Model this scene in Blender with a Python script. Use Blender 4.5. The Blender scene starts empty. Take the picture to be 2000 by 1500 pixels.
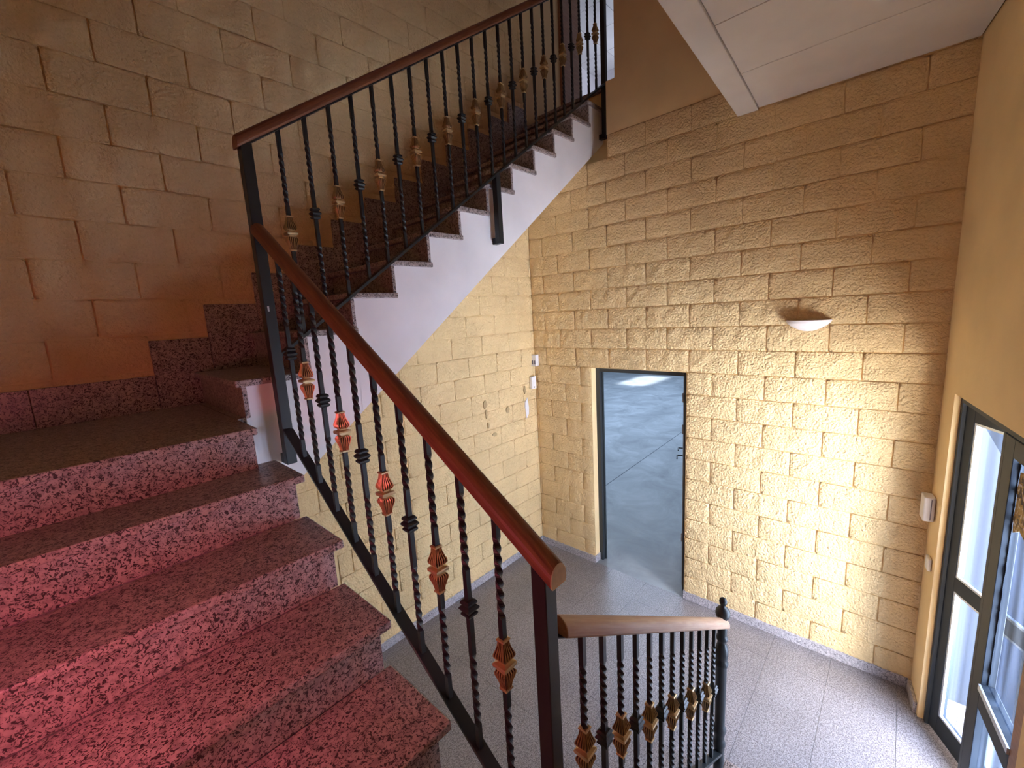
import bpy, math, random
from mathutils import Vector, Matrix, noise
random.seed(4)
sc = bpy.context.scene
C = sc.collection

# ------------------------------------------------------------------ camera
cam_d = bpy.data.cameras.new('camera')
cam = bpy.data.objects.new('camera', cam_d)
C.objects.link(cam)
R_ = Vector((0.67047137, -0.73988928, -0.0550636))
U_ = Vector((0.1576212, 0.06952412, 0.98504921))
F_ = Vector((0.72499911, 0.66912648, -0.16323617))
M = Matrix.Identity(4)
for i in range(3):
    M[i][0], M[i][1], M[i][2] = R_[i], U_[i], -F_[i]
M.translation = (-3.84404, -3.16818, 2.85029)
cam.matrix_world = M
cam_d.sensor_fit = 'HORIZONTAL'
cam_d.sensor_width = 36.0
cam_d.lens = 830.35 / 2000 * 36.0
cam_d.clip_start = 0.02
sc.camera = cam

# ------------------------------------------------------------------ light, sky, exposure
sc.view_settings.view_transform = 'Standard'
sc.view_settings.look = 'None'
sc.view_settings.gamma = 1.0
sc.view_settings.use_curve_mapping = False
sc.view_settings.exposure = 0.74
try:
    sc.cycles.max_bounces = 10
    sc.cycles.diffuse_bounces = 6
    sc.cycles.transparent_max_bounces = 16
    sc.cycles.use_denoising = True
except Exception:
    pass
W = bpy.data.worlds.new('world')
sc.world = W
W.use_nodes = True
bg = W.node_tree.nodes['Background']
bg.inputs[0].default_value = (0.55, 0.70, 1.0, 1)
bg.inputs[1].default_value = 0.5


def light(kind, name, loc, target, energy, color, **kw):
    d = bpy.data.lights.new(name, kind)
    d.energy = energy
    d.color = color
    for k, v in kw.items():
        setattr(d, k, v)
    o = bpy.data.objects.new(name, d)
    C.objects.link(o)
    o.location = loc
    o.rotation_euler = (Vector(target) - Vector(loc)).to_track_quat('-Z', 'Y').to_euler()
    return o


# soft daylight of the sky falling in through the glazed entrance
light('SUN', 'daylight', (-2, -9, 4), (-2 - 0.6, -9 + 9.0, 4 - 1.8), 62.0, (0.96, 0.95, 1.0), angle=math.radians(115))
# second sun added from below, standing in for light bounced off the ground
light('SUN', 'bounce_fill', (-2, -9, 0), (-2 + 3.4, -9 + 8.0, 8.2), 34.0, (1.0, 0.94, 0.88), angle=math.radians(76))
# added red light left of the lower landing, its source unseen and unmodelled
light('AREA', 'red_glow', (-4.34, -2.24, 2.33), (-3.7, -1.75, 1.6), 6.5, (1.0, 0.17, 0.27), shape='RECTANGLE', size=0.5, size_y=0.4)
# lamps of the rooms beyond
light('AREA', 'upstairs_window', (4.2, 0.3, 6.4), (2.6, 0.6, 7.4), 14.0, (0.74, 0.82, 1.0), shape='RECTANGLE', size=1.2, size_y=1.2)
light('AREA', 'warehouse_skylight', (8.0, 3.0, 4.6), (8.0, 3.0, 0), 430.0, (0.58, 0.75, 1.0), shape='RECTANGLE', size=9.0, size_y=6.0)
light('AREA', 'warehouse_sun_patch', (11.4, 4.1, 4.5), (11.6, 4.1, 0), 16.0, (0.9, 0.95, 1.0), shape='RECTANGLE', size=1.1, size_y=2.2, spread=math.radians(8))
light('AREA', 'stairwell_fill', (-2.2, -0.9, 7.3), (-2.2, -0.9, 0), 1.2, (1.0, 0.36, 0.34), shape='RECTANGLE', size=1.0, size_y=0.5)  # fill light added to lift the dim upper stairwell, no fixture there


# ------------------------------------------------------------------ materials
def mat(name, base=(0.8, 0.8, 0.8), rough=0.6, metal=0.0, spec=0.5):
    m = bpy.data.materials.new(name)
    m.use_nodes = True
    nt = m.node_tree
    b = nt.nodes['Principled BSDF']
    b.inputs['Base Color'].default_value = (*base, 1)
    b.inputs['Roughness'].default_value = rough
    b.inputs['Metallic'].default_value = metal
    b.inputs['Specular IOR Level'].default_value = spec
    return m, nt, b


def nd(nt, t, **kw):
    n = nt.nodes.new(t)
    for k, v in kw.items():
        if k in n.inputs.keys():
            n.inputs[k].default_value = v
        else:
            setattr(n, k, v)
    return n


def coords(nt, mode='Object', scale=(1, 1, 1), world=False):
    if world:
        g = nt.nodes.new('ShaderNodeNewGeometry')
        out = g.outputs['Position']
    else:
        g = nt.nodes.new('ShaderNodeTexCoord')
        out = g.outputs[mode]
    mp = nt.nodes.new('ShaderNodeMapping')
    mp.inputs['Scale'].default_value = scale
    nt.links.new(out, mp.inputs[0])
    return mp.outputs[0]


def ramp(nt, fac, stops, interp='LINEAR'):
    r = nt.nodes.new('ShaderNodeValToRGB')
    cr = r.color_ramp
    cr.interpolation = interp
    while len(cr.elements) < len(stops):
        cr.elements.new(0.5)
    for e, (p, c) in zip(cr.elements, stops):
        e.position = p
        e.color = (*c, 1)
    nt.links.new(fac, r.inputs[0])
    return r.outputs[0]


def bump(nt, b, height, strength, dist):
    n = nt.nodes.new('ShaderNodeBump')
    n.inputs['Strength'].default_value = strength
    n.inputs['Distance'].default_value = dist
    nt.links.new(height, n.inputs['Height'])
    nt.links.new(n.outputs[0], b.inputs['Normal'])
    return n


PAINT = (0.84, 0.635, 0.345)


def paint(name, base, scale, strength, dist, rough=0.75):
    m, nt, b = mat(name, base, rough, spec=0.25)
    co = coords(nt, world=True)
    n1 = nd(nt, 'ShaderNodeTexNoise', Scale=scale, Detail=3.0, Roughness=0.5)
    nt.links.new(co, n1.inputs['Vector'])
    n2 = nd(nt, 'ShaderNodeTexNoise', Scale=2.3, Detail=3.0)
    nt.links.new(co, n2.inputs['Vector'])
    c = ramp(nt, n2.outputs[0], [(0.3, tuple(x * 0.90 for x in base)), (0.7, tuple(min(1, x * 1.05) for x in base))])
    nt.links.new(c, b.inputs['Base Color'])
    bump(nt, b, n1.outputs[0], strength, dist)
    return m


M_block = paint('split_face_paint', PAINT, 62, 0.85, 0.022)
M_joint = paint('joint_paint', PAINT, 120, 0.3, 0.003)
M_plaster = paint('smooth_wall_paint', PAINT, 60, 0.18, 0.004)
M_white = paint('white_plaster', (0.87, 0.84, 0.86), 40, 0.12, 0.004)
M_ceil = paint('ceiling_white', (0.74, 0.72, 0.71), 150, 0.1, 0.002)
M_plain, _, _ = mat('plain_white', (0.75, 0.75, 0.75), 0.8)
M_gap, _, _ = mat('shadow_gap', (0.05, 0.045, 0.04), 0.9)
M_device, _, _ = mat('white_plastic', (0.80, 0.79, 0.80), 0.4)
M_devdark, _, _ = mat('dark_lens', (0.12, 0.11, 0.16), 0.3)
M_hole, _, _ = mat('hole_dark', (0.46, 0.33, 0.17), 0.9)  # flat dark colour carrying the shade inside holes and cracks
M_patch, _, _ = mat('white_filler', (0.82, 0.80, 0.84), 0.8)


def granite(name, dark, mid, light_, scale, rough, cover=0.47, squiggle=True):
    m, nt, b = mat(name, light_, rough, spec=0.5)
    co = coords(nt, world=True, scale=(1, 1, 1))
    n1 = nd(nt, 'ShaderNodeTexNoise', Scale=scale, Detail=3.0, Roughness=0.55, Distortion=1.4 if squiggle else 0.2)
    nt.links.new(co, n1.inputs['Vector'])
    n2 = nd(nt, 'ShaderNodeTexNoise', Scale=scale * 0.45, Detail=2.0)
    nt.links.new(co, n2.inputs['Vector'])
    n3 = nd(nt, 'ShaderNodeTexNoise', Scale=3.0, Detail=3.0)
    nt.links.new(co, n3.inputs['Vector'])
    base = ramp(nt, n2.outputs[0], [(0.38, mid), (0.58, light_)])
    spots = ramp(nt, n1.outputs[0], [(cover - 0.03, (0, 0, 0)), (cover + 0.03, (1, 1, 1))])
    mx = nd(nt, 'ShaderNodeMix', data_type='RGBA')
    nt.links.new(spots, mx.inputs['Factor'])
    mx.inputs[6].default_value = (*dark, 1)
    nt.links.new(base, mx.inputs[7])
    dirt = ramp(nt, n3.outputs[0], [(0.3, (0.82, 0.82, 0.82)), (0.65, (1, 1, 1))])
    mu = nd(nt, 'ShaderNodeMix', data_type='RGBA', blend_type='MULTIPLY')
    mu.inputs['Factor'].default_value = 1.0
    nt.links.new(mx.outputs[2], mu.inputs[6])
    nt.links.new(dirt, mu.inputs[7])
    nt.links.new(mu.outputs[2], b.inputs['Base Color'])
    return m


M_gran = granite('stair_granite', (0.045, 0.036, 0.036), (0.34, 0.275, 0.265), (0.50, 0.41, 0.39), 95, 0.34, 0.455)
M_base = granite('skirting_granite', (0.12, 0.11, 0.13), (0.42, 0.40, 0.43), (0.60, 0.57, 0.60), 130, 0.35, 0.44)
M_terr = granite('terrazzo', (0.125, 0.115, 0.125), (0.25, 0.235, 0.25), (0.37, 0.35, 0.375), 150, 0.3, 0.46, False)
M_grout, _, _ = mat('grout', (0.41, 0.39, 0.385), 0.9)


def metal_paint(name, base, rough):
    m, nt, b = mat(name, base, rough, spec=0.5)
    co = coords(nt)
    n = nd(nt, 'ShaderNodeTexNoise', Scale=60.0, Detail=3.0)
    nt.links.new(co, n.inputs['Vector'])
    bump(nt, b, n.outputs[0], 0.12, 0.002)
    return m


M_iron = metal_paint('black_iron', (0.013, 0.017, 0.019), 0.42)
M_dgreen = metal_paint('dark_frame', (0.030, 0.036, 0.040), 0.4)
M_entr, _, _ = mat('entrance_frame', (0.026, 0.036, 0.050), 0.55, spec=0.25)
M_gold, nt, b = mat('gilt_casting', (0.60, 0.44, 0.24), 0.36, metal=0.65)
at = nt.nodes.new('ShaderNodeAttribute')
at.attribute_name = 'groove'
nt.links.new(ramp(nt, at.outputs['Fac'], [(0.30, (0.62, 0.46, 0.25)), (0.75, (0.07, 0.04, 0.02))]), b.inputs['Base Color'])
M_alu, _, _ = mat('alu_bead', (0.55, 0.62, 0.72), 0.35, metal=0.4)


def wood(name, a, c, rough):
    m, nt, b = mat(name, a, rough, spec=0.5)
    co = coords(nt, scale=(3, 40, 40))
    n = nd(nt, 'ShaderNodeTexNoise', Scale=2.0, Detail=5.0, Distortion=0.6)
    nt.links.new(co, n.inputs['Vector'])
    col = ramp(nt, n.outputs[0], [(0.35, a), (0.65, c)])
    nt.links.new(col, b.inputs['Base Color'])
    return m


M_wood = wood('varnished_wood', (0.17, 0.062, 0.034), (0.25, 0.10, 0.052), 0.5)
M_woodlt = wood('pale_brown_wood', (0.42, 0.245, 0.155), (0.50, 0.32, 0.21), 0.5)  # paler brown, for the lower handrail
M_cut = wood('bare_cut_wood', (0.62, 0.54, 0.50), (0.70, 0.61, 0.56), 0.8)
M_wood2 = wood('brown_door_wood', (0.26, 0.12, 0.06), (0.34, 0.17, 0.09), 0.5)

# warehouse concrete
M_conc, nt, b = mat('warehouse_concrete', (0.3, 0.33, 0.36), 0.45)
co = coords(nt, world=True)
n1 = nd(nt, 'ShaderNodeTexNoise', Scale=1.6, Detail=6.0, Roughness=0.65, Distortion=0.8)
nt.links.new(co, n1.inputs['Vector'])
col = ramp(nt, n1.outputs[0], [(0.30, (0.20, 0.22, 0.24)), (0.52, (0.30, 0.325, 0.35)), (0.68, (0.40, 0.43, 0.46))])
nt.links.new(col, b.inputs['Base Color'])

# glass panes: frosted / ribbed, partly see-through
def pane_mat(name, fac, tint, rib=None, through=1.0):
    m = bpy.data.materials.new(name)
    m.use_nodes = True
    nt = m.node_tree
    nt.nodes.clear()
    out = nt.nodes.new('ShaderNodeOutputMaterial')
    tr = nt.nodes.new('ShaderNodeBsdfTransparent')
    tr.inputs[0].default_value = (*tint, 1)
    tl = nt.nodes.new('ShaderNodeBsdfTranslucent')
    tl.inputs[0].default_value = (*tint, 1)
    gl = nt.nodes.new('ShaderNodeBsdfGlossy')
    gl.inputs['Roughness'].default_value = 0.25
    gl.inputs['Color'].default_value = (0.7, 0.8, 1, 1)
    mx = nt.nodes.new('ShaderNodeMixShader')
    mx.inputs[0].default_value = fac
    nt.links.new(tr.outputs[0], mx.inputs[1])
    nt.links.new(tl.outputs[0], mx.inputs[2])
    m2 = nt.nodes.new('ShaderNodeMixShader')
    m2.inputs[0].default_value = 0.05
    nt.links.new(mx.outputs[0], m2.inputs[1])
    nt.links.new(gl.outputs[0], m2.inputs[2])
    nt.links.new(m2.outputs[0], out.inputs[0])
    if rib:
        co = coords(nt, 'Object', rib)
        w = nd(nt, 'ShaderNodeTexNoise', Scale=1.0, Detail=2.0)
        nt.links.new(co, w.inputs['Vector'])
        c = ramp(nt, w.outputs[0], [(0.38, tuple(x * 0.55 for x in tint)), (0.62, tint)])
        nt.links.new(c, tl.inputs[0])
        c2 = ramp(nt, w.outputs[0], [(0.38, tuple(x * 0.55 * through for x in tint)), (0.62, tuple(x * through for x in tint))])
        nt.links.new(c2, tr.inputs[0])
    return m


M_ribbed = pane_mat('ribbed_glass', 0.004, (0.80, 0.88, 1.0), rib=(13, 13, 0.1), through=0.9)
M_frost = pane_mat('frosted_film_glass', 0.003, (0.78, 0.87, 1.0), rib=(16, 16, 1.0), through=1.0)
M_bell = pane_mat('clear_glass', 0.05, (0.9, 0.95, 1.0))
M_lampsh, _, _ = mat('plaster_lamp', (0.74, 0.71, 0.73), 0.6)
M_paper, nt, b = mat('yellowed_sheet', (0.5, 0.36, 0.14), 0.8)
co = coords(nt, 'Object', (26, 26, 26))
n1 = nd(nt, 'ShaderNodeTexNoise', Scale=1.0, Detail=3.0, Distortion=1.6)
nt.links.new(co, n1.inputs['Vector'])
col = ramp(nt, n1.outputs[0], [(0.40, (0.10, 0.08, 0.07)), (0.50, (0.45, 0.30, 0.08)), (0.60, (0.55, 0.40, 0.16)), (0.66, (0.8, 0.78, 0.75))])
nt.links.new(col, b.inputs['Base Color'])
M_ground, _, _ = mat('outside_ground', (0.036, 0.044, 0.062), 0.9)


# ------------------------------------------------------------------ mesh helpers
class MB:
    def __init__(self):
        self.v, self.f = [], []

    def add(self, vs, fs):
        n = len(self.v)
        self.v += [tuple(x) for x in vs]
        self.f += [tuple(i + n for i in q) for q in fs]

    def box(self, a, b_):
        x0, y0, z0 = [min(p, q) for p, q in zip(a, b_)]
        x1, y1, z1 = [max(p, q) for p, q in zip(a, b_)]
        self.add([(x0, y0, z0), (x1, y0, z0), (x1, y1, z0), (x0, y1, z0), (x0, y0, z1), (x1, y0, z1), (x1, y1, z1), (x0, y1, z1)],
                 [(3, 2, 1, 0), (4, 5, 6, 7), (0, 1, 5, 4), (1, 2, 6, 5), (2, 3, 7, 6), (3, 0, 4, 7)])
        return self

    def hexa(self, vs):
        self.add(vs, [(3, 2, 1, 0), (4, 5, 6, 7), (0, 1, 5, 4), (1, 2, 6, 5), (2, 3, 7, 6), (3, 0, 4, 7)])
        return self

    def sweep(self, prof, p0, p1, up=(0, 0, 1), caps=True):
        """closed profile [(side,up)] swept along p0->p1"""
        p0, p1 = Vector(p0), Vector(p1)
        t = (p1 - p0).normalized()
        s = t.cross(Vector(up)).normalized()
        u = s.cross(t)
        n = len(prof)
        vs = [p + s * a + u * c for p in (p0, p1) for a, c in prof]
        fs = [(i, (i + 1) % n, n + (i + 1) % n, n + i) for i in range(n)]
        if caps:
            fs += [tuple(reversed(range(n))), tuple(range(n, 2 * n))]
        self.add(vs, fs)
        return self

    def rings(self, rings, caps=True):
        n = len(rings[0])
        vs = [p for r in rings for p in r]
        fs = []
        for k in range(len(rings) - 1):
            fs += [(k * n + i, k * n + (i + 1) % n, (k + 1) * n + (i + 1) % n, (k + 1) * n + i) for i in range(n)]
        if caps:
            fs += [tuple(reversed(range(n))), tuple(range((len(rings) - 1) * n, len(rings) * n))]
        self.add(vs, fs)
        return self

    def lathe(self, prof, cx, cy, n=20):
        return self.rings([[(cx + r * math.cos(2 * math.pi * i / n), cy + r * math.sin(2 * math.pi * i / n), z) for i in range(n)] for z, r in prof])

    def mesh(self, name, m, smooth=False):
        me = bpy.data.meshes.new(name)
        me.from_pydata(self.v, [], self.f)
        me.materials.append(m)
        import bmesh
        bm = bmesh.new()
        bm.from_mesh(me)
        bmesh.ops.recalc_face_normals(bm, faces=bm.faces)
        bm.to_mesh(me)
        bm.free()
        if smooth:
            me.polygons.foreach_set('use_smooth', [True] * len(me.polygons))
            me.update()
        return me


def link(name, me, parent=None, loc=(0, 0, 0), rotz=0.0):
    o = bpy.data.objects.new(name, me)
    C.objects.link(o)
    o.location = loc
    o.rotation_euler = (0, 0, rotz)
    if parent is not None:
        o.parent = parent
    return o


def obj(name, mb, m, parent=None, loc=(0, 0, 0), rotz=0.0, smooth=False):
    return link(name, mb.mesh(name, m, smooth), parent, loc, rotz)


def bevel(o, w=0.003, seg=2, ang=35):
    md = o.modifiers.new('bevel', 'BEVEL')
    md.width = w
    md.segments = seg
    md.limit_method = 'ANGLE'
    md.angle_limit = math.radians(ang)
    return o


def tag(o, label, cat, group=None):
    o['label'] = label
    o['category'] = cat
    if group:
        o['group'] = group
    return o


def thing(name, label, cat, loc=(0, 0, 0), group=None):
    o = bpy.data.objects.new(name, None)
    C.objects.link(o)
    o.location = loc
    o.empty_display_size = 0.1
    return tag(o, label, cat, group)


def struct(o, label=None):
    o['kind'] = 'structure'
    if label:
        o['label'] = label
    return o


def box(a, b_):
    return MB().box(a, b_)


# ------------------------------------------------------------------ dimensions (metres, wall_left is y=0, wall_back is x=0)
H = 0.1976
ZB = 2.2448                      # a bed joint, at the head of the steel door
TH = math.radians(8.0)           # wall_right is out of square
U3 = Vector((-math.cos(TH), -math.sin(TH), 0))
N3 = Vector((math.sin(TH), -math.cos(TH), 0))    # outward
O3 = Vector((0, -3.3926, 0))


def w3(u, n, z):
    return tuple(O3 + U3 * u + N3 * n + Vector((0, 0, z)))


ROOF = 7.5
L2 = 2.415
# ------------------------------------------------------------------ floor
fl = struct(obj('floor', box((-5.2, -4.6, -0.12), (0.06, 0.25, -0.012)), M_grout), 'grey speckled terrazzo tile floor of the stair hall')
tile_cache = {}
xs = [0.0] + [-0.33 - 0.395 * i for i in range(0, 9)]
ys = [0.0] + [-0.205 - 0.39 * i for i in range(0, 10)]
for i in range(len(xs) - 1):
    for j in range(len(ys) - 1):
        x1, x0, y1, y0 = xs[i], xs[i + 1], ys[j], ys[j + 1]
        if x0 < -3.2 or y0 < -4.1:
            continue
        k = (round(x1 - x0, 3), round(y1 - y0, 3))
        if k not in tile_cache:
            g = 0.0009
            tile_cache[k] = box((-k[0] + g, -k[1] + g, -0.012), (-g, -g, 0)).mesh('tile', M_terr)
        link('tile', tile_cache[k], fl, (x1, y1, 0))

# ------------------------------------------------------------------ split-face block walls
block_cache = {}


def block_mesh(w, h, var):
    """rough-faced concrete block: local x width, z height, face towards -y"""
    k = (round(w, 3), round(h, 3), var)
    if k in block_cache:
        return block_cache[k]
    nx, nz = max(2, round(w / 0.026)), 7
    mb = MB()
    off = Vector((var * 7.3, var * 3.1 + w * 11, 0))
    vs = []
    for j in range(nz + 1):
        for i in range(nx + 1):
            x, z = w * i / nx, h * j / nz
            edge = min(i, nx - i, j, nz - j)
            if edge == 0:
                d = 0.005
            else:
                q = Vector((x * 13, z * 13, 0)) + off
                d = 0.011 + 0.008 * noise.noise(q) + 0.010 * noise.noise(q * 2.7)
                d = 0.005 + (d - 0.005) * (0.9 if edge == 1 else 1.0)
                d = max(0.001, d)
            vs.append((x, -d, z))
    fs = []
    for j in range(nz):
        for i in range(nx):
            a = j * (nx + 1) + i
            fs.append((a, a + 1, a + nx + 2, a + nx + 1))
    mb.add(vs, fs)
    # sides back to the wall
    n0 = len(mb.v)
    mb.v += [(0, 0.01, 0), (w, 0.01, 0), (w, 0.01, h), (0, 0.01, h)]
    bl, br, tl, tr = 0, nx, nz * (nx + 1), nz * (nx + 1) + nx
    mb.f += [(n0, n0 + 1, br, bl), (n0 + 1, n0 + 2, tr, br), (n0 + 2, n0 + 3, tl, tr), (n0 + 3, n0, bl, tl)]
    me = bpy.data.meshes.new('block')
    me.from_pydata(mb.v, [], mb.f)
    me.materials.append(M_block)
    me.polygons.foreach_set('use_smooth', [True] * len(me.polygons))
    block_cache[k] = me
    return me


def lay_course(parent, a0, a1, z0, z1, off, place):
    """blocks between a0<a1 along the wall with joints every 0.4 m through off"""
    g = 0.0042
    js = [a0]
    k = math.ceil((a0 + 0.02 - off) / 0.4)
    while off + 0.4 * k < a1 - 0.02:
        js.append(off + 0.4 * k)
        k += 1
    js.append(a1)
    for s, e in zip(js, js[1:]):
        if e - s < 0.015:
            continue
        place(parent, s + g, e - g, z0 + g, z1 - g)


cnt = [0]


def place_left(parent, s, e, z0, z1):          # wall_left, face towards -y
    cnt[0] += 1
    link('block', block_mesh(e - s, z1 - z0, cnt[0] % 5), parent, (s, 0.0, z0))


def place_back(parent, s, e, z0, z1):          # wall_back, face towards -x ; s,e are distances -y
    cnt[0] += 1
    link('block', block_mesh(e - s, z1 - z0, cnt[0] % 5), parent, (0.0, -s, z0), -math.pi / 2)


wl = struct(obj('wall_left', box((-4.6, 0.0065, -0.1), (1.1, 0.22, ROOF)), M_joint), 'yellow split-face block wall rising behind the stairs')
for k in range(-11, 20):
    z0 = ZB + 0.2 * k
    z1 = z0 + 0.2
    # only where the wall shows: below the upper flight and above it
    lo = -4.4
    soff = lambda x: 2.049 + 0.7506 * (x + 2.986)
    top = lambda x: L2 + H * math.floor((x + 3.24) / 0.2889 + 1.0)
    off = -0.235 - (0.2 if k % 2 else 0)
    if z1 < 2.35:
        lay_course(wl, -2.95 if z1 > 1.2 else -2.55, -0.003, z0, z1, off, place_left)
    else:
        # part under the soffit, right of it
        xs_ = (z0 - 2.049) / 0.7506 - 2.986 - 0.12
        if xs_ < -0.1:
            lay_course(wl, max(xs_, -2.95), -0.003, z0, z1, off, place_left)
        # part above the treads, left of them
        xt = min(-3.178 + (z1 - L2) / H * 0.2889, 0.0) + 0.05
        if z0 > 2.2:
            lay_course(wl, -4.4, min(xt, xs_ - 0.004 if xs_ < 0 else 0.0), z0, z1, off, place_left)

# scars on the lower yellow wall
def scar(px, pz, w, h, m, name, seed):
    rnd = random.Random(seed)
    n = 10
    pts = []
    for i in range(n):
        a = 2 * math.pi * i / n
        rr = 0.75 + 0.4 * rnd.random()
        pts.append((px + w / 2 * rr * math.cos(a), pz + h / 2 * rr * math.sin(a)))
    mb = MB()
    mb.rings([[(x, -0.004, z) for x, z in pts], [(x, -0.0205, z) for x, z in pts], [(px + (x - px) * 0.8, -0.0215, pz + (z - pz) * 0.8) for x, z in pts]])
    obj(name, mb, m, wl)


for a in [(-0.86, 1.93, 0.05, 0.09, 'hole_scar', M_hole, 1), (-0.85, 1.83, 0.02, 0.12, 'hole_scar', M_hole, 2), (-0.83, 1.70, 0.03, 0.06, 'hole_scar', M_hole, 3),
          (-0.52, 1.81, 0.06, 0.07, 'hole_scar', M_hole, 4), (-0.745, 1.58, 0.07, 0.04, 'hole_scar', M_hole, 5), (-0.22, 1.98, 0.025, 0.1, 'hole_scar', M_hole, 6),
          (-0.195, 1.76, 0.07, 0.26, 'filler_patch', M_patch, 7), (-1.28, 1.53, 0.09, 0.1, 'hole_scar', M_hole, 8), (-1.21, 1.35, 0.08, 0.09, 'hole_scar', M_hole, 9)]:
    scar(a[0], a[1], a[2], a[3], a[5], a[4], a[6])

# wall_back with the steel door and the opening at the head of the stairs
D0, D1 = 0.765, 1.765            # door edges as -y
mb = MB()
for y0, y1, z0, z1 in [(0.0, D0, -0.1, 4.245), (D1, 3.42, -0.1, 4.445), (D0, D1, ZB, 4.245), (1.0, D1, 4.245, 4.445)]:
    mb.box((0.0065, -y0, z0), (0.2, -y1, z1))
wb = struct(obj('wall_back', mb, M_joint), 'far wall of yellow split-face blocks with steel doorway')
for k in range(-11, 11):
    z0 = ZB + 0.2 * k
    z1 = z0 + 0.2
    if k >= 0:
        lay_course(wb, 1.005 if k == 10 else 0.003, 3.40, z0, z1, 0.183 + (0.2 if k % 2 else 0), place_back)
    else:
        lay_course(wb, 0.003, D0, z0, z1, 0.235 if k % 2 else 0.435, place_back)
        lay_course(wb, D1, 3.40, z0, z1, 1.983 if k % 2 else 2.183, place_back)
obj('upper_plaster', MB().box((-0.002, -1.09, 4.445), (0.2, -3.8, ROOF)).box((-0.002, -1.0, 4.445), (0.2, -1.09, 4.90)), M_plaster, wb)
rv = MB()
rv.box((0.0, -D0 + 0.001, -0.0), (0.2, -D0 - 0.004, ZB))
rv.box((0.0, -D1 - 0.001, -0.0), (0.2, -D1 + 0.004, ZB))
rv.box((0.0, -D0, ZB + 0.001), (0.2, -D1, ZB - 0.004))
obj('door_reveal', rv, M_plaster, wb)

# wall_right: smooth plaster, slightly out of square, with the glazed entrance
E0, E1, EH = 0.262, 1.585, 2.24
mb = MB()


def w3box(mb, u0, u1, n0, n1, z0, z1):
    mb.hexa([w3(u0, n0, z0), w3(u1, n0, z0), w3(u1, n1, z0), w3(u0, n1, z0), w3(u0, n0, z1), w3(u1, n0, z1), w3(u1, n1, z1), w3(u0, n1, z1)])
    return mb


w3box(mb, -0.25, E0, 0, 0.10, -0.1, EH)
w3box(mb, E1, 5.2, 0, 0.10, -0.1, EH)
w3box(mb, -0.25, 5.2, 0, 0.10, EH, ROOF)
struct(obj('wall_right', mb, M_plaster), 'smooth ochre plaster wall around the glazed entrance')
struct(obj('wall_front', box((-4.6, -4.6, -0.1), (-4.4, 0.2, ROOF)), M_plaster), 'ochre plaster wall along the left of the stairs')
struct(obj('roof_slab', box((-5.2, -4.8, ROOF), (5.2, 5.2, ROOF + 0.2)), M_plain), 'slab over the stairwell')

# ------------------------------------------------------------------ baseboards
def board(name, mb, lab):
    return bevel(struct(obj(name, mb, M_base), lab), 0.002, 1)


board('baseboard_left', box((-3.1, -0.018, 0.0), (-0.018, 0.004, 0.082)), 'grey speckled granite baseboard under the yellow wall')
mb = MB()
mb.box((-0.018, 0.0, 0.0), (0.004, -D0, 0.082))
mb.box((-0.018, -D0, 0.0), (0.085, -D0 - 0.015, 0.082))
board('baseboard_back', mb, 'grey granite baseboard left of the steel doorway, returning into it')
mb = MB()
mb.box((-0.018, -D1, 0.0), (0.004, -3.38, 0.082))
mb.box((-0.018, -D1 + 0.006, 0.0), (0.02, -D1, 0.09))
board('baseboard_back_right', mb, 'grey granite baseboard right of the steel doorway')
mb = MB()
w3box(mb, 0.02, E0 - 0.03, -0.02, 0, 0, 0.082)
board('baseboard_right', mb, 'short granite baseboard in the corner by the entrance')

# ------------------------------------------------------------------ steel doorway to the warehouse
d1 = struct(bpy.data.objects.new('door_1', None), 'dark steel door frame standing open to the warehouse')
C.objects.link(d1)
d1.location = (0.1, -(D0 + D1) / 2, 0)
dl = Vector(d1.location)


def child(name, mb, m, parent, **kw):
    o = obj(name, mb, m, parent, **kw)
    o.location = Vector(o.location) - Vector(parent.location)
    return o


fx0, fx1 = 0.085, 0.17
bevel(child('jamb', box((fx0, -D0 - 0.004, 0), (fx1, -D0 - 0.052, ZB - 0.006)), M_dgreen, d1), 0.003)
bevel(child('jamb', box((fx0, -D1 + 0.052, 0), (fx1, -D1 + 0.004, ZB - 0.006)), M_dgreen, d1), 0.003)
bevel(child('frame_head', box((fx0, -D0 - 0.052, ZB - 0.055), (fx1, -D1 + 0.052, ZB - 0.006)), M_dgreen, d1), 0.003)
for s, yy in ((1, -D0 - 0.052), (-1, -D1 + 0.052)):
    child('rebate_strip', box((fx0 + 0.04, yy, 0), (fx0 + 0.065, yy - s * 0.012, ZB - 0.055)), M_dgreen, d1)
# leaf swung out into the warehouse, seen nearly edge-on
ang = math.radians(20.6)
p = Vector((0.16, -D1 + 0.066, 0))
dv = Vector((math.cos(ang), math.sin(ang), 0))
nv = Vector((-dv.y, dv.x, 0))
mb = MB()
a, bb = p, p + dv * 0.86
mb.hexa([tuple(q + Vector((0, 0, z))) for z in (0.012, 2.18) for q in (a - nv * 0.018, bb - nv * 0.018, bb + nv * 0.018, a + nv * 0.018)])
M_leaf, _, _ = mat('blue_grey_leaf', (0.40, 0.47, 0.55), 0.45)
child('door_leaf', mb, M_leaf, d1)
for hz in (1.93, 1.62, 0.5):
    child('hinge', MB().lathe([(hz, 0.008), (hz + 0.09, 0.008)], p.x - 0.008, p.y + 0.02, 10), M_leaf, d1)
mb = MB()
q = p + dv * 0.79
for sz, ln in ((1.22, 0.09), (1.13, 0.12)):
    e = q + nv * (0.03 + ln * 0.4)
    pr = [(0.007 * math.cos(t * math.pi / 3), 0.007 * math.sin(t * math.pi / 3)) for t in range(6)]
    mb.sweep(pr, tuple(q + nv * 0.015 + Vector((0, 0, sz))), tuple(e + Vector((0, 0, sz))), up=(1, 0, 0))
    mb.sweep(pr, tuple(e + Vector((0, 0, sz))), tuple(e - dv * ln + Vector((0, 0, sz))))
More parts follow.
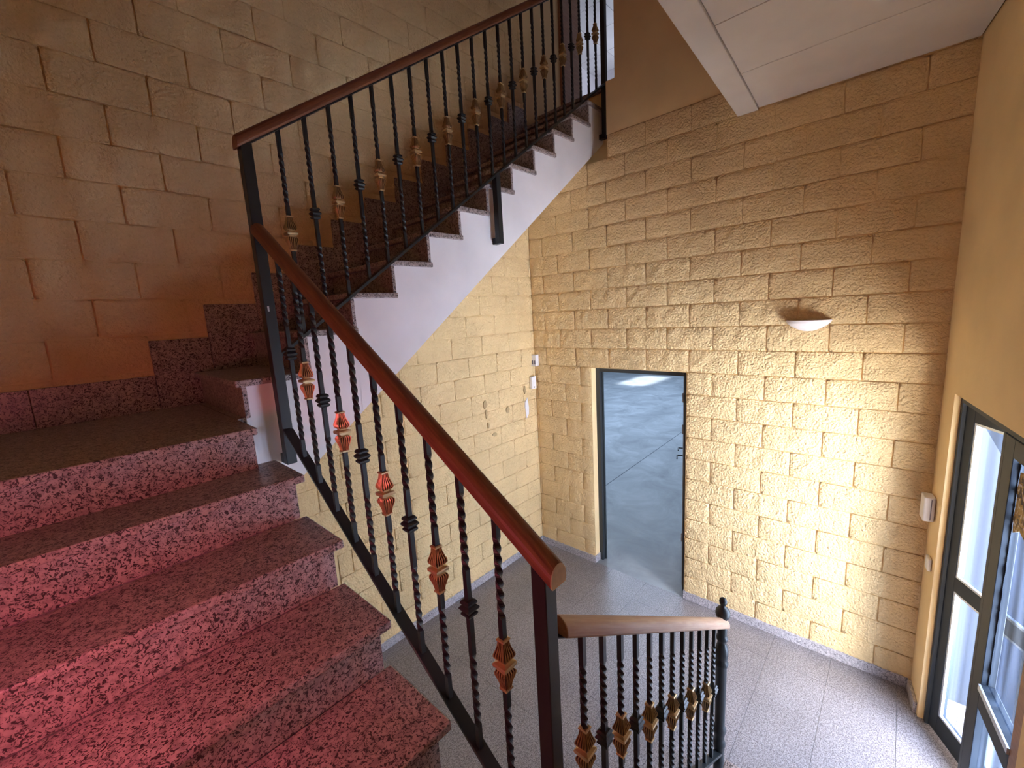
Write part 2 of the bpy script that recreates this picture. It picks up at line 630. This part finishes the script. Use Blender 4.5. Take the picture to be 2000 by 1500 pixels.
child('handle', mb, M_dgreen, d1)

# warehouse beyond
whf = struct(obj('warehouse_floor', box((0.0, -3.3, -0.12), (18, 10, -0.001)), M_conc), 'stained grey concrete floor of the warehouse beyond the doorway')
M_line, _, _ = mat('floor_joint', (0.10, 0.12, 0.14), 0.9)
obj('floor_joint', MB().sweep([(-0.006, -0.002), (0.006, -0.002), (0.006, 0.0004), (-0.006, 0.0004)], (1.0, 0.20, 0.0), (9.0, 0.46, 0.0)), M_line, whf)
M_whw, _, _ = mat('warehouse_wall', (0.45, 0.46, 0.47), 0.9)
mb = MB()
mb.box((18, -3.3, -0.1), (18.2, 10, 4.9)).box((0.2, 9.9, -0.1), (18, 10.1, 4.9)).box((0.205, -3.32, -0.1), (18.2, -3.2, 4.9)).box((0.0, 0.22, -0.1), (0.2, 10, 4.9))
struct(obj('warehouse_wall', mb, M_whw), 'bare walls enclosing the warehouse')
struct(obj('warehouse_ceiling', MB().box((0.205, 0.225, 4.75), (18.2, 10.1, 4.985)).box((0.205, -3.3, 4.75), (18.2, -1.25, 4.985)).box((1.105, -1.25, 4.75), (18.2, 0.225, 4.985)), M_whw), 'slab between warehouse and upper floor')

# ------------------------------------------------------------------ upper room seen through the top of the stairs
mb = MB()
mb.box((4.38, -1.3, 4.99), (4.5, 1.8, ROOF)).box((1.1, 1.7, 4.99), (4.5, 1.82, ROOF)).box((0.205, -1.25, 4.99), (4.5, -1.095, ROOF)).box((1.0, 0.22, 4.99), (1.1, 1.82, ROOF))
struct(obj('wall_far', mb, M_white), 'white walls of the upstairs room')
uc = struct(obj('ceiling_far', box((0.2, -1.1, 7.415), (4.4, 1.7, 7.45)), M_gap), 'tiled ceiling of the upstairs room')
pm = box((0.004, 0.004, -0.012), (0.596, 0.596, 0)).mesh('panel', M_ceil)
for i in range(7):
    for j in range(5):
        link('panel', pm, uc, (0.38 + 0.6 * i - 0.2, -1.302 + 0.6 * j, 7.415))
struct(bevel(obj('trim_1', box((0.72, -0.03, 4.99), (1.10, 0.006, 7.2)), M_wood2), 0.004), 'brown wooden door lining at the head of the stairs')

# ------------------------------------------------------------------ suspended ceiling
ce = struct(obj('ceiling', box((-4.4, -4.2, 4.262), (-0.002, -2.24, 4.285)), M_gap), 'white suspended ceiling of long panels over the entrance')
yb = lambda x: -2.268 + 0.060 * x     # inner line of the edge trim
px = [-0.012, -0.645, -1.27, -1.895, -2.52, -3.145, -3.77, -4.39]
for a, c in zip(px, px[1:]):
    a -= 0.003
    c += 0.003
    mb = MB()
    ya, yc = yb(a) - 0.004, yb(c) - 0.004
    y2a, y2c = -3.385 + 0.1405 * a, -3.385 + 0.1405 * c
    mb.hexa([(c, y2c, 4.25), (a, y2a, 4.25), (a, ya, 4.25), (c, yc, 4.25), (c, y2c, 4.262), (a, y2a, 4.262), (a, ya, 4.262), (c, yc, 4.262)])
    bevel(obj('panel', mb, M_ceil, ce), 0.002, 1)
mb = MB()
mb.hexa([(-4.4, yb(-4.4), 4.238), (-0.004, yb(0), 4.238), (-0.004, yb(0) + 0.142, 4.238), (-4.4, yb(-4.4) + 0.142, 4.238),
         (-4.4, yb(-4.4), 4.46), (-0.004, yb(0), 4.46), (-0.004, yb(0) + 0.142, 4.46), (-4.4, yb(-4.4) + 0.142, 4.46)])
struct(bevel(obj('trim_2', mb, M_ceil), 0.003), 'white edge beam bordering the suspended ceiling')

# ------------------------------------------------------------------ stairs
TT = 0.033


def tread(mb_name, a, b_, parent):
    return bevel(obj(mb_name, box(a, b_), M_gran, parent), 0.006, 2)


# upper flight, rising along +x against wall_left
up = thing('stair_flight', 'upper flight of speckled granite steps on a white stringer, climbing along the wall', 'stairs')
G = 0.2889
nosB = lambda k: -2.652 + G * (k - 3)
zB = lambda k: (2.605 if k == 1 else L2 + 0.01 + H * k)
YB = -0.835
slab = MB()
soffB = lambda x: 2.049 + 0.7506 * (x + 2.986)
for k in range(1, 13):
    x0 = nosB(k) + 0.03
    x1 = nosB(k + 1) + 0.03 + 0.002
    if k == 1:
        x0 = nosB(1)
    if k == 12:
        x1 = 0.26
    zt = zB(k) - TT
    a, c = max(soffB(x0), 1.9), soffB(x1)
    slab.hexa([(x0, -0.815, a), (x1, -0.815, c), (x1, -0.005, c), (x0, -0.005, a), (x0, -0.815, zt), (x1, -0.815, zt), (x1, -0.005, zt), (x0, -0.005, zt)])
obj('landing_body', box((0.262, -1.2, 4.3), (0.5, -0.005, 4.955)), M_plaster, up)
slab.box((-3.285, -0.815, 1.95), (nosB(1) + 0.001, -0.005, L2 - TT - 0.001))
st_ = obj('stringer', slab, M_white, up)
st_['label'] = 'white plastered stringer and soffit'
for k in range(1, 13):
    x0 = nosB(k) - (0.03 if k == 1 else 0)
    tread('tread', (x0, YB, zB(k) - TT), (nosB(k) + 0.341 if k < 12 else 0.27, -0.002, zB(k)), up)
    zl = L2 if k == 1 else zB(k - 1)
    rx = nosB(k) + (0.028 if k > 1 else -0.004)
    bevel(obj('riser', box((rx, YB + 0.014, zl), (rx + 0.022, -0.002, zB(k) - TT)), M_gran, up), 0.002, 1)
tread('tread', (0.237, -1.09, 4.961), (1.1, -0.002, 4.994), up)
obj('riser', box((0.268, -1.085, zB(12)), (0.288, -0.002, 4.961)), M_gran, up)
SX = -3.443
ztop = lambda j: 2.612 + H * j
for j in range(1, 13):
    x0, x1 = SX + G * (j - 1), SX + G * j
    zlo = (L2 if j < 2 else zB(j - 1)) - 0.0
    bevel(obj('skirting_tile', box((x0 + 0.001, -0.030, zlo), (x1 - 0.001, -0.001, ztop(j))), M_gran, up), 0.002, 1)
obj('skirting_tile', box((0.30, -1.09, 4.994), (0.9, -1.075, 5.09)), M_gran, up)

# half landing
ld = thing('stair_landing', 'granite quarter landing between the middle and upper flights', 'landing')
tread('landing_slab', (-4.396, -1.085, L2 - TT), (-3.265, -0.002, L2), ld)
obj('landing_slab', box((-3.265, -0.80, L2 - TT), (-3.19, -0.002, L2)), M_gran, ld)
obj('landing_body', box((-4.396, -1.03, 2.05), (-3.285, -0.01, L2 - TT - 0.001)), M_white, ld)
xk = [-4.398, -3.93, SX]
for a, c in zip(xk, xk[1:]):
    bevel(obj('skirting_tile', box((a + 0.001, -0.030, L2), (c - 0.001, -0.001, 2.612)), M_gran, ld), 0.002, 1)

# middle flight, rising along +y
md_ = thing('stair_flight', 'middle flight of wide speckled granite steps in the left foreground', 'stairs')
GA = 0.299
nosA = lambda k: -1.035 - GA * k
zA = lambda k: 2.4226 - H * k
XA = -3.186
obj('riser', box((-4.396, -1.052, zA(1)), (-3.277, -1.03, L2 - TT)), M_gran, md_)
slab = MB()
for k in range(1, 6):
    tread('tread', (-4.396, nosA(k), zA(k) - TT), (XA, nosA(k) + 0.341, zA(k)), md_)
    bevel(obj('riser', box((-4.396, nosA(k) + 0.040, zA(k + 1)), (-3.212, nosA(k) + 0.062, zA(k) - TT)), M_gran, md_), 0.002, 1)
    y0, y1 = nosA(k) + 0.062, nosA(k - 1) + 0.062
    s0, s1 = zA(k) - 0.36, zA(k - 1) - 0.36
    slab.hexa([(-4.396, y0, s0), (-3.235, y0, s0), (-3.235, y1, s1), (-4.396, y1, s1), (-4.396, y0, zA(k) - TT - 0.001), (-3.235, y0, zA(k) - TT - 0.001), (-3.235, y1, zA(k) - TT - 0.001), (-4.396, y1, zA(k) - TT - 0.001)])
so = obj('stringer', slab, M_white, md_)
so['label'] = 'white plastered stringer and soffit'

# lower landing and lower flight (mostly below the frame)
l1 = thing('stair_landing', 'granite lower landing under the viewpoint at the foot of the middle flight', 'landing')
ZL1 = zA(6)
mb = MB()
mb.hexa([(-4.4, -3.99, ZL1 - TT), (-3.11, -3.80, ZL1 - TT), (-3.11, nosA(5) + 0.07, ZL1 - TT), (-4.4, nosA(5) + 0.07, ZL1 - TT), (-4.4, -3.99, ZL1), (-3.11, -3.80, ZL1), (-3.11, nosA(5) + 0.07, ZL1), (-4.4, nosA(5) + 0.07, ZL1)])
bevel(obj('landing_slab', mb, M_gran, l1), 0.006)
obj('landing_body', box((-4.4, -3.78, ZL1 - 0.25), (-3.09, nosA(5) + 0.06, ZL1 - TT - 0.001)), M_white, l1)
lo_ = thing('stair_flight', 'lower granite flight running down to the hall floor behind the short railing', 'stairs')
HC = ZL1 / 6
for k in range(1, 6):
    x0 = -3.05 + 0.3 * (k - 1)
    y0 = -3.385 + 0.1405 * (x0 + 0.3)
    z = ZL1 - HC * k
    tread('tread', (x0 - 0.04 + 0.0, y0 + 0.01, z - TT), (x0 + 0.31, -2.58, z), lo_)
    obj('riser', box((x0 - 0.03, y0 + 0.01, z), (x0 - 0.01, -2.60, z + HC - TT)), M_gran, lo_)
    obj('step_body', box((x0 - 0.03, y0 + 0.01, max(0.0, z - 0.35)), (x0 + 0.27, -2.61, z - TT - 0.001)), M_white, lo_)
obj('riser', box((-1.58, -3.57, 0.0), (-1.56, -2.60, HC - TT)), M_gran, lo_)

# ------------------------------------------------------------------ wrought iron railings
HB = 0.0086                         # half width of a bar


def sq(hw, rot, z):
    return [(hw * math.sqrt(2) * math.cos(rot + math.pi / 4 + i * math.pi / 2), hw * math.sqrt(2) * math.sin(rot + math.pi / 4 + i * math.pi / 2), z) for i in range(4)]


def bar_mesh(L, t0, t1, b0, b1, turns=1.75):
    """square bar from z=0 down to -L, twisted between t0..t1 (from the top) and b0..b1 (from the bottom)"""
    r = [sq(HB, 0, 0.012), sq(HB, 0, -t0)]
    n = 44
    for i in range(1, n + 1):
        r.append(sq(HB * 0.98, turns * 2 * math.pi * i / n, -t0 - (t1 - t0) * i / n))
    za, zb_ = -(L - b1), -(L - b0)
    r.append(sq(HB, turns * 2 * math.pi, za))
    for i in range(1, n + 1):
        r.append(sq(HB * 0.98, turns * 2 * math.pi + turns * 2 * math.pi * i / n, za + (zb_ - za) * i / n))
    r.append(sq(HB, turns * 4 * math.pi, -L - 0.002))
    return MB().rings(r).mesh('baluster', M_iron)


def gold_mesh():
    prof = [(0.086, 0.0120, 0), (0.084, 0.0150, 0), (0.079, 0.0150, 0), (0.077, 0.0122, 1), (0.062, 0.0138, 1), (0.046, 0.0185, 1), (0.034, 0.0232, 1), (0.026, 0.0240, 1), (0.019, 0.0205, 1), (0.016, 0.0185, 0),
            (0.013, 0.0130, 0), (0.009, 0.0135, 0), (0.006, 0.0250, 0), (0.000, 0.0262, 0), (-0.006, 0.0250, 0), (-0.009, 0.0135, 0), (-0.013, 0.0130, 0), (-0.016, 0.0185, 0), (-0.019, 0.0205, 1),
            (-0.026, 0.0238, 1), (-0.036, 0.0228, 1), (-0.050, 0.0180, 1), (-0.064, 0.0142, 1), (-0.077, 0.0125, 1), (-0.079, 0.0148, 0), (-0.084, 0.0148, 0), (-0.086, 0.0120, 0)]
    rings = []
    gv = []
    nf = 10
    for z, hw, fl_ in prof:
        ring = []
        for s in range(4):
            ca, sa = math.cos(s * math.pi / 2), math.sin(s * math.pi / 2)
            for i in range(nf):
                t = -1 + 2 * i / nf
                d = hw
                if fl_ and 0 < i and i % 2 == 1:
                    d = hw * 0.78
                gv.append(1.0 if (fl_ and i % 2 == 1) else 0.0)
                tt = t * hw
                ring.append((d * ca - tt * sa, d * sa + tt * ca, z))
        rings.append(ring)
    me = MB().rings(rings).mesh('gold_collar', M_gold)
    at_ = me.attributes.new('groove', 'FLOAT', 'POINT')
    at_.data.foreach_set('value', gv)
    return me


def black_mesh():
    prof = [(0.030, 0.0085), (0.028, 0.0150), (0.022, 0.0195), (0.016, 0.0195), (0.012, 0.0140), (0.008, 0.0190), (0.002, 0.0235), (-0.002, 0.0235), (-0.008, 0.0190), (-0.012, 0.0140), (-0.016, 0.0195), (-0.022, 0.0195), (-0.028, 0.0150), (-0.030, 0.0085)]
    return MB().rings([sq(hw, 0, z) for z, hw in prof]).mesh('black_collar', M_iron)


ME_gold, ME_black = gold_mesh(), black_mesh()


def rail_profile(w=0.066, h=0.050):
    pts = [(-w / 2 + 0.006, 0.0), (w / 2 - 0.006, 0.0), (w / 2, 0.008)]
    for i in range(0, 13):
        a = math.pi * i / 12
        pts.append((w / 2 * math.cos(a), 0.018 + (h - 0.018) * math.sin(a)))
    pts.append((-w / 2, 0.008))
    return pts


def handrail(parent, p0, p1, cut_end=None, label=None, wm=None):
    mb = MB().sweep(rail_profile(), p0, p1)
    ax_ = (Vector(p1) - Vector(p0)).normalized()
    hd = Vector((ax_.x, ax_.y, 0)).normalized()
    nv_ = len(mb.v) // 2
    for i, v in enumerate(mb.v):           # ends are cut plumb
        v = Vector(v)
        e = (Vector(p0 if i < nv_ else p1) - v).dot(hd) / ax_.dot(hd)
        mb.v[i] = tuple(v + ax_ * e)
    me = mb.mesh('handrail', wm or M_wood)
    me.materials.append(M_cut)
    if cut_end is not None:
        ax = (Vector(p1) - Vector(p0)).normalized()
        for pl in me.polygons:
            if len(pl.vertices) > 8 and (pl.center - Vector(p1)).length < (pl.center - Vector(p0)).length:
                pl.material_index = cut_end
    # orient the object's x axis with the rail so that the grain runs along it
    d = Vector(p1) - Vector(p0)
    q = d.to_track_quat('X', 'Z')
    mw = Matrix.Translation(Vector(p0)) @ q.to_matrix().to_4x4()
    me.transform(mw.inverted())
    o = bpy.data.objects.new('handrail', me)
    C.objects.link(o)
    o.matrix_world = mw
    o.parent = parent
    bevel(o, 0.002, 1, 50)
    if label:
        o['label'] = label
    return o


def flat(parent, name, p0, p1, w, t):
    return bevel(obj(name, MB().sweep([(-w / 2, 0), (w / 2, 0), (w / 2, t), (-w / 2, t)], p0, p1), M_iron, parent), 0.0015, 1)


def post(parent, x, y, z0, z1, w=0.046, foot=None):
    mb = box((x - w / 2, y - w / 2, z0), (x + w / 2, y + w / 2, z1))
    o = bevel(obj('post', mb, M_iron, parent), 0.003)
    if foot:
        bevel(obj('wall_bracket', box((x - w / 2, y + w / 2 - 0.001, z0), (x + w / 2, foot, z0 + w)), M_iron, o), 0.002, 1)
    return o


def balusters(parent, pts, me, L0, first_gold):
    for i, (x, y, zt, L) in enumerate(pts):
        s = L / L0
        o = link('baluster', me, parent, (x, y, zt))
        o.scale = (1, 1, s)
        g = (i % 2 == 0) == first_gold
        zc = -L * 0.5 + (0.008 if g else 0.028)
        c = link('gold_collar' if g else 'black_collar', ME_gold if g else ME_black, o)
        c.location = (0, 0, zc / s)
        c.scale = (1, 1, 1 / s)


# middle railing
ra = thing('stair_railing', 'middle black iron railing sloping down through the centre beside the foreground steps', 'railing')
XR = -3.078
zrA = lambda y: 3.163 + 0.6516 * (y + 1.067)      # underside of the rail
zbA = lambda y: 2.31 + 0.681 * (y + 0.94)         # top of the bottom bar
bm_ = bar_mesh(0.96, 0.075, 0.325, 0.085, 0.345)
balusters(ra, [(XR, y, zrA(y), zrA(y) - zbA(y)) for y in [-1.067 - 0.1447 * i for i in range(10)]], bm_, 0.96, False)
handrail(ra, (XR, -0.885, zrA(-0.885)), (XR, -2.583, zrA(-2.583)), 1, 'reddish brown varnished handrail with a pale sawn end')
flat(ra, 'rail_bar', (XR, -0.895, zrA(-0.895) - 0.006), (XR, -2.552, zrA(-2.552) - 0.006), 0.03, 0.006)
flat(ra, 'bottom_bar', (XR, -0.9, zbA(-0.9) - 0.012), (XR, -2.515, zbA(-2.515) - 0.012), 0.046, 0.012)
post(ra, XR, -2.533, 1.05, zrA(-2.533) + 0.008)

# upper railing
rb = thing('stair_railing', 'upper black iron railing climbing to the top doorway with gilt collars', 'railing')
YR = -0.87
zrB = lambda x: 3.79 + 0.685 * (x + 2.923)
zbB = lambda x: 2.757 + 0.702 * (x + 2.99)
bm_ = bar_mesh(0.965, 0.11, 0.345, 0.085, 0.345)
balusters(rb, [(x, YR, zrB(x), zrB(x) - zbB(x)) for x in [-2.923 + 0.1352 * i for i in range(23)]], bm_, 0.965, True)
handrail(rb, (-3.118, YR, zrB(-3.118)), (0.27, YR, zrB(0.27)), None, 'brown varnished wooden handrail')
flat(rb, 'rail_bar', (-3.09, YR, zrB(-3.09) - 0.007), (0.23, YR, zrB(0.23) - 0.007), 0.032, 0.007)
flat(rb, 'bottom_bar', (-3.06, YR, zbB(-3.06) - 0.012), (0.2, YR, zbB(0.2) - 0.012), 0.042, 0.016)
p2_ = post(rb, XR, YR, 2.15, zrB(XR) + 0.005, 0.05, foot=-0.814)
obj('paper_tag', box((XR - 0.012, YR - 0.0265, 2.925), (XR - 0.004, YR - 0.0245, 2.95)), M_alu, p2_)
post(rb, -1.402, YR, 3.375, zbB(-1.402) - 0.002, 0.046, foot=-0.814)
post(rb, 0.20, YR, 4.50, zrB(0.2) + 0.005, 0.046, foot=-0.814)

# lower railing with the turned newel
rc = thing('stair_railing', 'short lower black iron railing with pale handrail ending at a turned newel', 'railing')
YC = -2.53
zrC = lambda x: 1.907 - 0.627 * (x + 2.91)
zbC = lambda x: 0.185 - 0.63 * (x + 1.5)
bm_ = bar_mesh(0.83, 0.105, 0.33, 0.07, 0.30)
balusters(rc, [(x, YC, zrC(x), zrC(x) - zbC(x)) for x in [-2.91 + 0.1147 * i for i in range(12)]], bm_, 0.83, True)
handrail(rc, (-3.022, YC, zrC(-3.022)), (-1.475, YC, zrC(-1.475)), None, 'light brown wooden handrail', M_woodlt)
flat(rc, 'rail_bar', (-3.05, YC, zrC(-3.05) - 0.006), (-1.51, YC, zrC(-1.51) - 0.006), 0.03, 0.006)
flat(rc, 'bottom_bar', (-3.05, YC, zbC(-3.05) - 0.012), (-1.48, YC, zbC(-1.48) - 0.012), 0.046, 0.014)
nw = [(0.0, 0.034), (0.14, 0.034), (0.16, 0.030), (0.20, 0.031), (0.235, 0.038), (0.25, 0.040), (0.265, 0.036), (0.28, 0.030), (0.31, 0.033), (0.335, 0.040), (0.35, 0.041), (0.365, 0.035), (0.375, 0.031),
      (0.60, 0.033), (0.77, 0.034), (0.785, 0.041), (0.80, 0.042), (0.815, 0.034), (0.83, 0.036), (0.86, 0.041), (0.89, 0.038), (0.92, 0.028), (0.935, 0.026), (0.945, 0.034), (0.96, 0.036), (0.975, 0.028),
      (0.985, 0.029), (1.06, 0.029), (1.07, 0.024), (1.08, 0.030), (1.095, 0.041), (1.11, 0.045), (1.13, 0.042), (1.145, 0.030), (1.155, 0.015), (1.162, 0.013), (1.172, 0.021), (1.186, 0.024), (1.20, 0.020), (1.207, 0.010), (1.209, 0.001)]
obj('newel_post', MB().lathe([(z, r * 0.88) for z, r in nw], -1.50, YC, 22), M_iron, rc, smooth=True)

# ------------------------------------------------------------------ glazed entrance in wall_right
d2 = struct(bpy.data.objects.new('door_2', None), 'dark metal entrance doors with frosted and ribbed glass')
C.objects.link(d2)
d2.location = w3((E0 + E1) / 2, 0.06, 0)


def w3part(name, boxes, m, parent=d2, bev=0.002):
    mb = MB()
    for bx in boxes:
        w3box(mb, *bx)
    o = child(name, mb, m, parent)
    if bev:
        bevel(o, bev, 1)
    return o


FN0, FN1 = 0.03, 0.098
w3part('frame', [(E0, E0 + 0.034, FN0, FN1, 0, EH)], M_entr)
w3part('frame', [(E1 - 0.05, E1, FN0, FN1, 0, EH)], M_entr)
w3part('frame_head', [(E0, E1, FN0, FN1, EH - 0.05, EH - 0.002)], M_entr)
w3part('lintel_lining', [(E0, E1, 0.002, 0.10, EH - 0.004, EH)], M_plaster, bev=0)
# narrow leaf, swung outwards
LA = TH + math.radians(20)
UL = Vector((-math.cos(LA), -math.sin(LA), 0))
NL = Vector((math.sin(LA), -math.cos(LA), 0))
OL = Vector(w3(E0 + 0.036, 0.048, 0))


def leafbox(mb, u0, u1, n0, n1, z0, z1):
    P = lambda u, n, z: tuple(OL + UL * u + NL * n + Vector((0, 0, z)))
    mb.hexa([P(u0, n0, z0), P(u1, n0, z0), P(u1, n1, z0), P(u0, n1, z0), P(u0, n0, z1), P(u1, n0, z1), P(u1, n1, z1), P(u0, n1, z1)])
    return mb


def leaf_obj(name, boxes, m, parent, bev=0.002):
    mb = MB()
    for bx in boxes:
        leafbox(mb, *bx)
    o = child(name, mb, m, parent)
    if parent is not d2:
        o.location = Vector((0, 0, 0))
        o.matrix_parent_inverse = Matrix.Identity(4)
        o.location = Vector((0, 0, 0)) - Vector(d2.location) - Vector(parent.location)
    if bev:
        bevel(o, bev, 1)
    return o


LW = 0.62
# the leaf's stiles and rails make one welded frame; panes and beads are its pieces
lf = leaf_obj('narrow_leaf', [(0, 0.066, 0, 0.045, 0.01, 2.18), (LW - 0.07, LW, 0, 0.045, 0.01, 2.18), (0.066, LW - 0.07, 0, 0.045, 0.01, 0.14), (0.066, LW - 0.07, 0, 0.045, 1.03, 1.12), (0.066, LW - 0.07, 0, 0.045, 2.09, 2.18)], M_entr, d2)
lf['label'] = 'narrow leaf of ribbed glass standing ajar'


def sub(name, boxes, m, parent, fn, bev=0):
    mb = MB()
    for bx in boxes:
        fn(mb, *bx)
    o = obj(name, mb, m)
    o.parent = parent
    o.location = -(Vector(parent.location) + Vector(d2.location))
    if bev:
        bevel(o, bev, 1)
    return o


for z0, z1 in ((0.14, 1.03), (1.12, 2.09)):
    sub('pane', [(0.066, LW - 0.07, 0.020, 0.026, z0, z1)], M_ribbed, lf, leafbox)
    sub('glazing_bead', [(0.066, 0.08, 0.004, 0.020, z0, z1), (LW - 0.084, LW - 0.07, 0.004, 0.020, z0, z1), (0.08, LW - 0.084, 0.004, 0.02, z0, z0 + 0.014), (0.08, LW - 0.084, 0.004, 0.02, z1 - 0.014, z1)], M_alu, lf, leafbox)
# wider leaf, closed
V0, V1 = 0.965, 1.525
wf = w3part('wide_leaf', [(V0, V0 + 0.105, 0.03, 0.08, 0.01, 2.185), (V0 + 0.105, V1 - 0.09, 0.03, 0.08, 0.01, 0.12), (V0 + 0.105, V1 - 0.09, 0.03, 0.08, 0.825, 0.955), (V0 + 0.105, V1 - 0.09, 0.03, 0.08, 2.10, 2.185)], M_entr)
wf['label'] = 'closed leaf with torn frosted film'
sub('edge_strip', [(V0 - 0.030, V0, 0.03, 0.066, 0.01, 2.185)], M_entr, wf, w3box)
sub('rail_bead', [(V0 + 0.105, V1 - 0.09, 0.022, 0.03, 0.925, 0.955)], M_alu, wf, w3box)
so2 = sub('closing_stile', [(V1 - 0.09, V1, 0.03, 0.08, 0.01, 2.185)], M_wood2, wf, w3box)  # warm light on this stile is put into its brown colour
so2['label'] = 'closing stile, warm light put into its brown colour'
sub('pane', [(V0 + 0.105, V1 - 0.09, 0.055, 0.061, 0.12, 0.825)], M_frost, wf, w3box)
sub('pane', [(V0 + 0.105, V1 - 0.09, 0.055, 0.061, 0.955, 2.10)], M_frost, wf, w3box)
mb = MB()
pts = [(1.088, 2.045), (1.080, 1.96), (1.088, 1.90), (1.080, 1.83), (1.095, 1.765), (1.16, 1.80), (1.24, 1.775), (1.34, 1.80), (1.425, 1.77), (1.425, 2.06), (1.2, 2.07)]
mb.rings([[w3(u, 0.0525, z) for u, z in pts], [w3(u, 0.0545, z) for u, z in pts]])
o = obj('notice_sheet', mb, M_paper)
o.parent = wf
o.location = -(Vector(wf.location) + Vector(d2.location))
o['label'] = 'yellowed sheet with scrawled marks stuck on the glass'
# ragged edge of the film along the stile
rnd = random.Random(8)
mb = MB()
pts = []
z = 0.96
while z < 2.09:
    pts.append((V0 + 0.105 + 0.004 + 0.010 * rnd.random(), z))
    z += 0.012 + 0.02 * rnd.random()
pts = [(V0 + 0.1049, 0.96)] + pts + [(V0 + 0.1049, 2.09)]
mb.rings([[w3(u, 0.0535, zz) for u, zz in pts], [w3(u, 0.055, zz) for u, zz in pts]])
fo = obj('film_remnant', mb, M_entr)
fo.parent = wf
fo.location = -(Vector(wf.location) + Vector(d2.location))
struct(obj('outside_ground', box((-5.0, -4.6, -0.2), (9.0, -3.3, -0.03)), M_ground), 'dark strip of ground added outside the entrance')  # narrow dark strip added so the panes do not wash out

# ------------------------------------------------------------------ wall lamp and small fittings
lamp = thing('wall_lamp', 'white half-bowl uplighter on the yellow block wall right of the doorway', 'lamp', (0, -2.653, 2.60))
yc, zr, zbm, rad = -2.653, 2.682, 2.602, 0.145
outer, inner = [], []
n = 20
levels = [(0.0, 1.0), (0.25, 0.93), (0.5, 0.78), (0.75, 0.56), (0.92, 0.34), (1.0, 0.2)]
for tpos, rr in levels:
    z = zr - (zr - zbm) * tpos
    outer.append([(-0.012 - rad * 0.78 * rr * math.sin(math.pi * i / n), yc + rad * rr * math.cos(math.pi * i / n), z) for i in range(n + 1)])
inner = [[(min(-0.004, x + 0.008), yc + (y - yc) * 0.94, z + 0.004) for x, y, z in ring] for ring in outer]
mb = MB()
allr = list(reversed(inner)) + outer
# open at the back, closed with rim strip
m_ = n + 1
vs = [p for r in allr for p in r]
fs = []
for k in range(len(allr) - 1):
    fs += [(k * m_ + i, k * m_ + i + 1, (k + 1) * m_ + i + 1, (k + 1) * m_ + i) for i in range(n)]
fs.append(tuple(range(0, m_)))
fs.append(tuple(range((len(allr) - 1) * m_, len(allr) * m_)))
mb.add(vs, fs)
o = child('shade', mb, M_lampsh, lamp, smooth=False)
child('back_plate', box((-0.014, yc - 0.05, zbm + 0.01), (0.0, yc + 0.05, zr - 0.015)), M_device, lamp)
child('bulb', MB().lathe([(2.625, 0.008), (2.635, 0.016), (2.655, 0.018), (2.672, 0.008)], -0.06, yc, 12), M_device, lamp)


def fitting(name, label, cat, c, sx, sy, sz, extra=None, rotz=0.0):
    t = thing(name, label, cat, c)
    t.rotation_euler = (0, 0, rotz)
    bevel(obj('casing', box((-sx / 2, -sy / 2, -sz / 2), (sx / 2, sy / 2, sz / 2)), M_device, t), 0.007, 3)
    for nm, a, b_, m in extra or []:
        obj(nm, box(a, b_), m, t)
    return t


fitting('alarm_sensor', 'small white alarm sensor box high in the corner, upper of the two', 'sensor', (-0.035, -0.035, 2.30), 0.055, 0.075, 0.135,
        [('lens', (-0.03, -0.028, -0.045), (-0.024, -0.012, 0.0), M_devdark), ('lens', (-0.03, 0.004, -0.045), (-0.024, 0.020, 0.0), M_devdark)])
fitting('alarm_sensor', 'small white alarm sensor box in the corner with a dark dot, lower of the two', 'sensor', (-0.085, -0.032, 2.045), 0.078, 0.04, 0.145,
        [('lens', (-0.012, -0.0225, -0.058), (0.004, -0.019, -0.044), M_devdark), ('lens', (-0.006, -0.0225, -0.02), (0.01, -0.019, 0.03), M_device)])
c = w3(0.105, -0.032, 1.445)
fitting('alarm_keypad', 'white rounded box on the ochre wall in the corner beside the entrance', 'control box', c, 0.10, 0.055, 0.165,
        [('cover_seam', (-0.052, -0.01, -0.07), (-0.0485, -0.006, 0.07), M_devdark)], rotz=TH)
c = w3(0.17, -0.012, 1.085)
fitting('wall_switch', 'small white light switch plate below the white box by the entrance', 'switch', c, 0.075, 0.02, 0.085,
        [('rocker', (-0.02, -0.016, -0.03), (0.02, -0.009, 0.03), M_device)], rotz=TH)
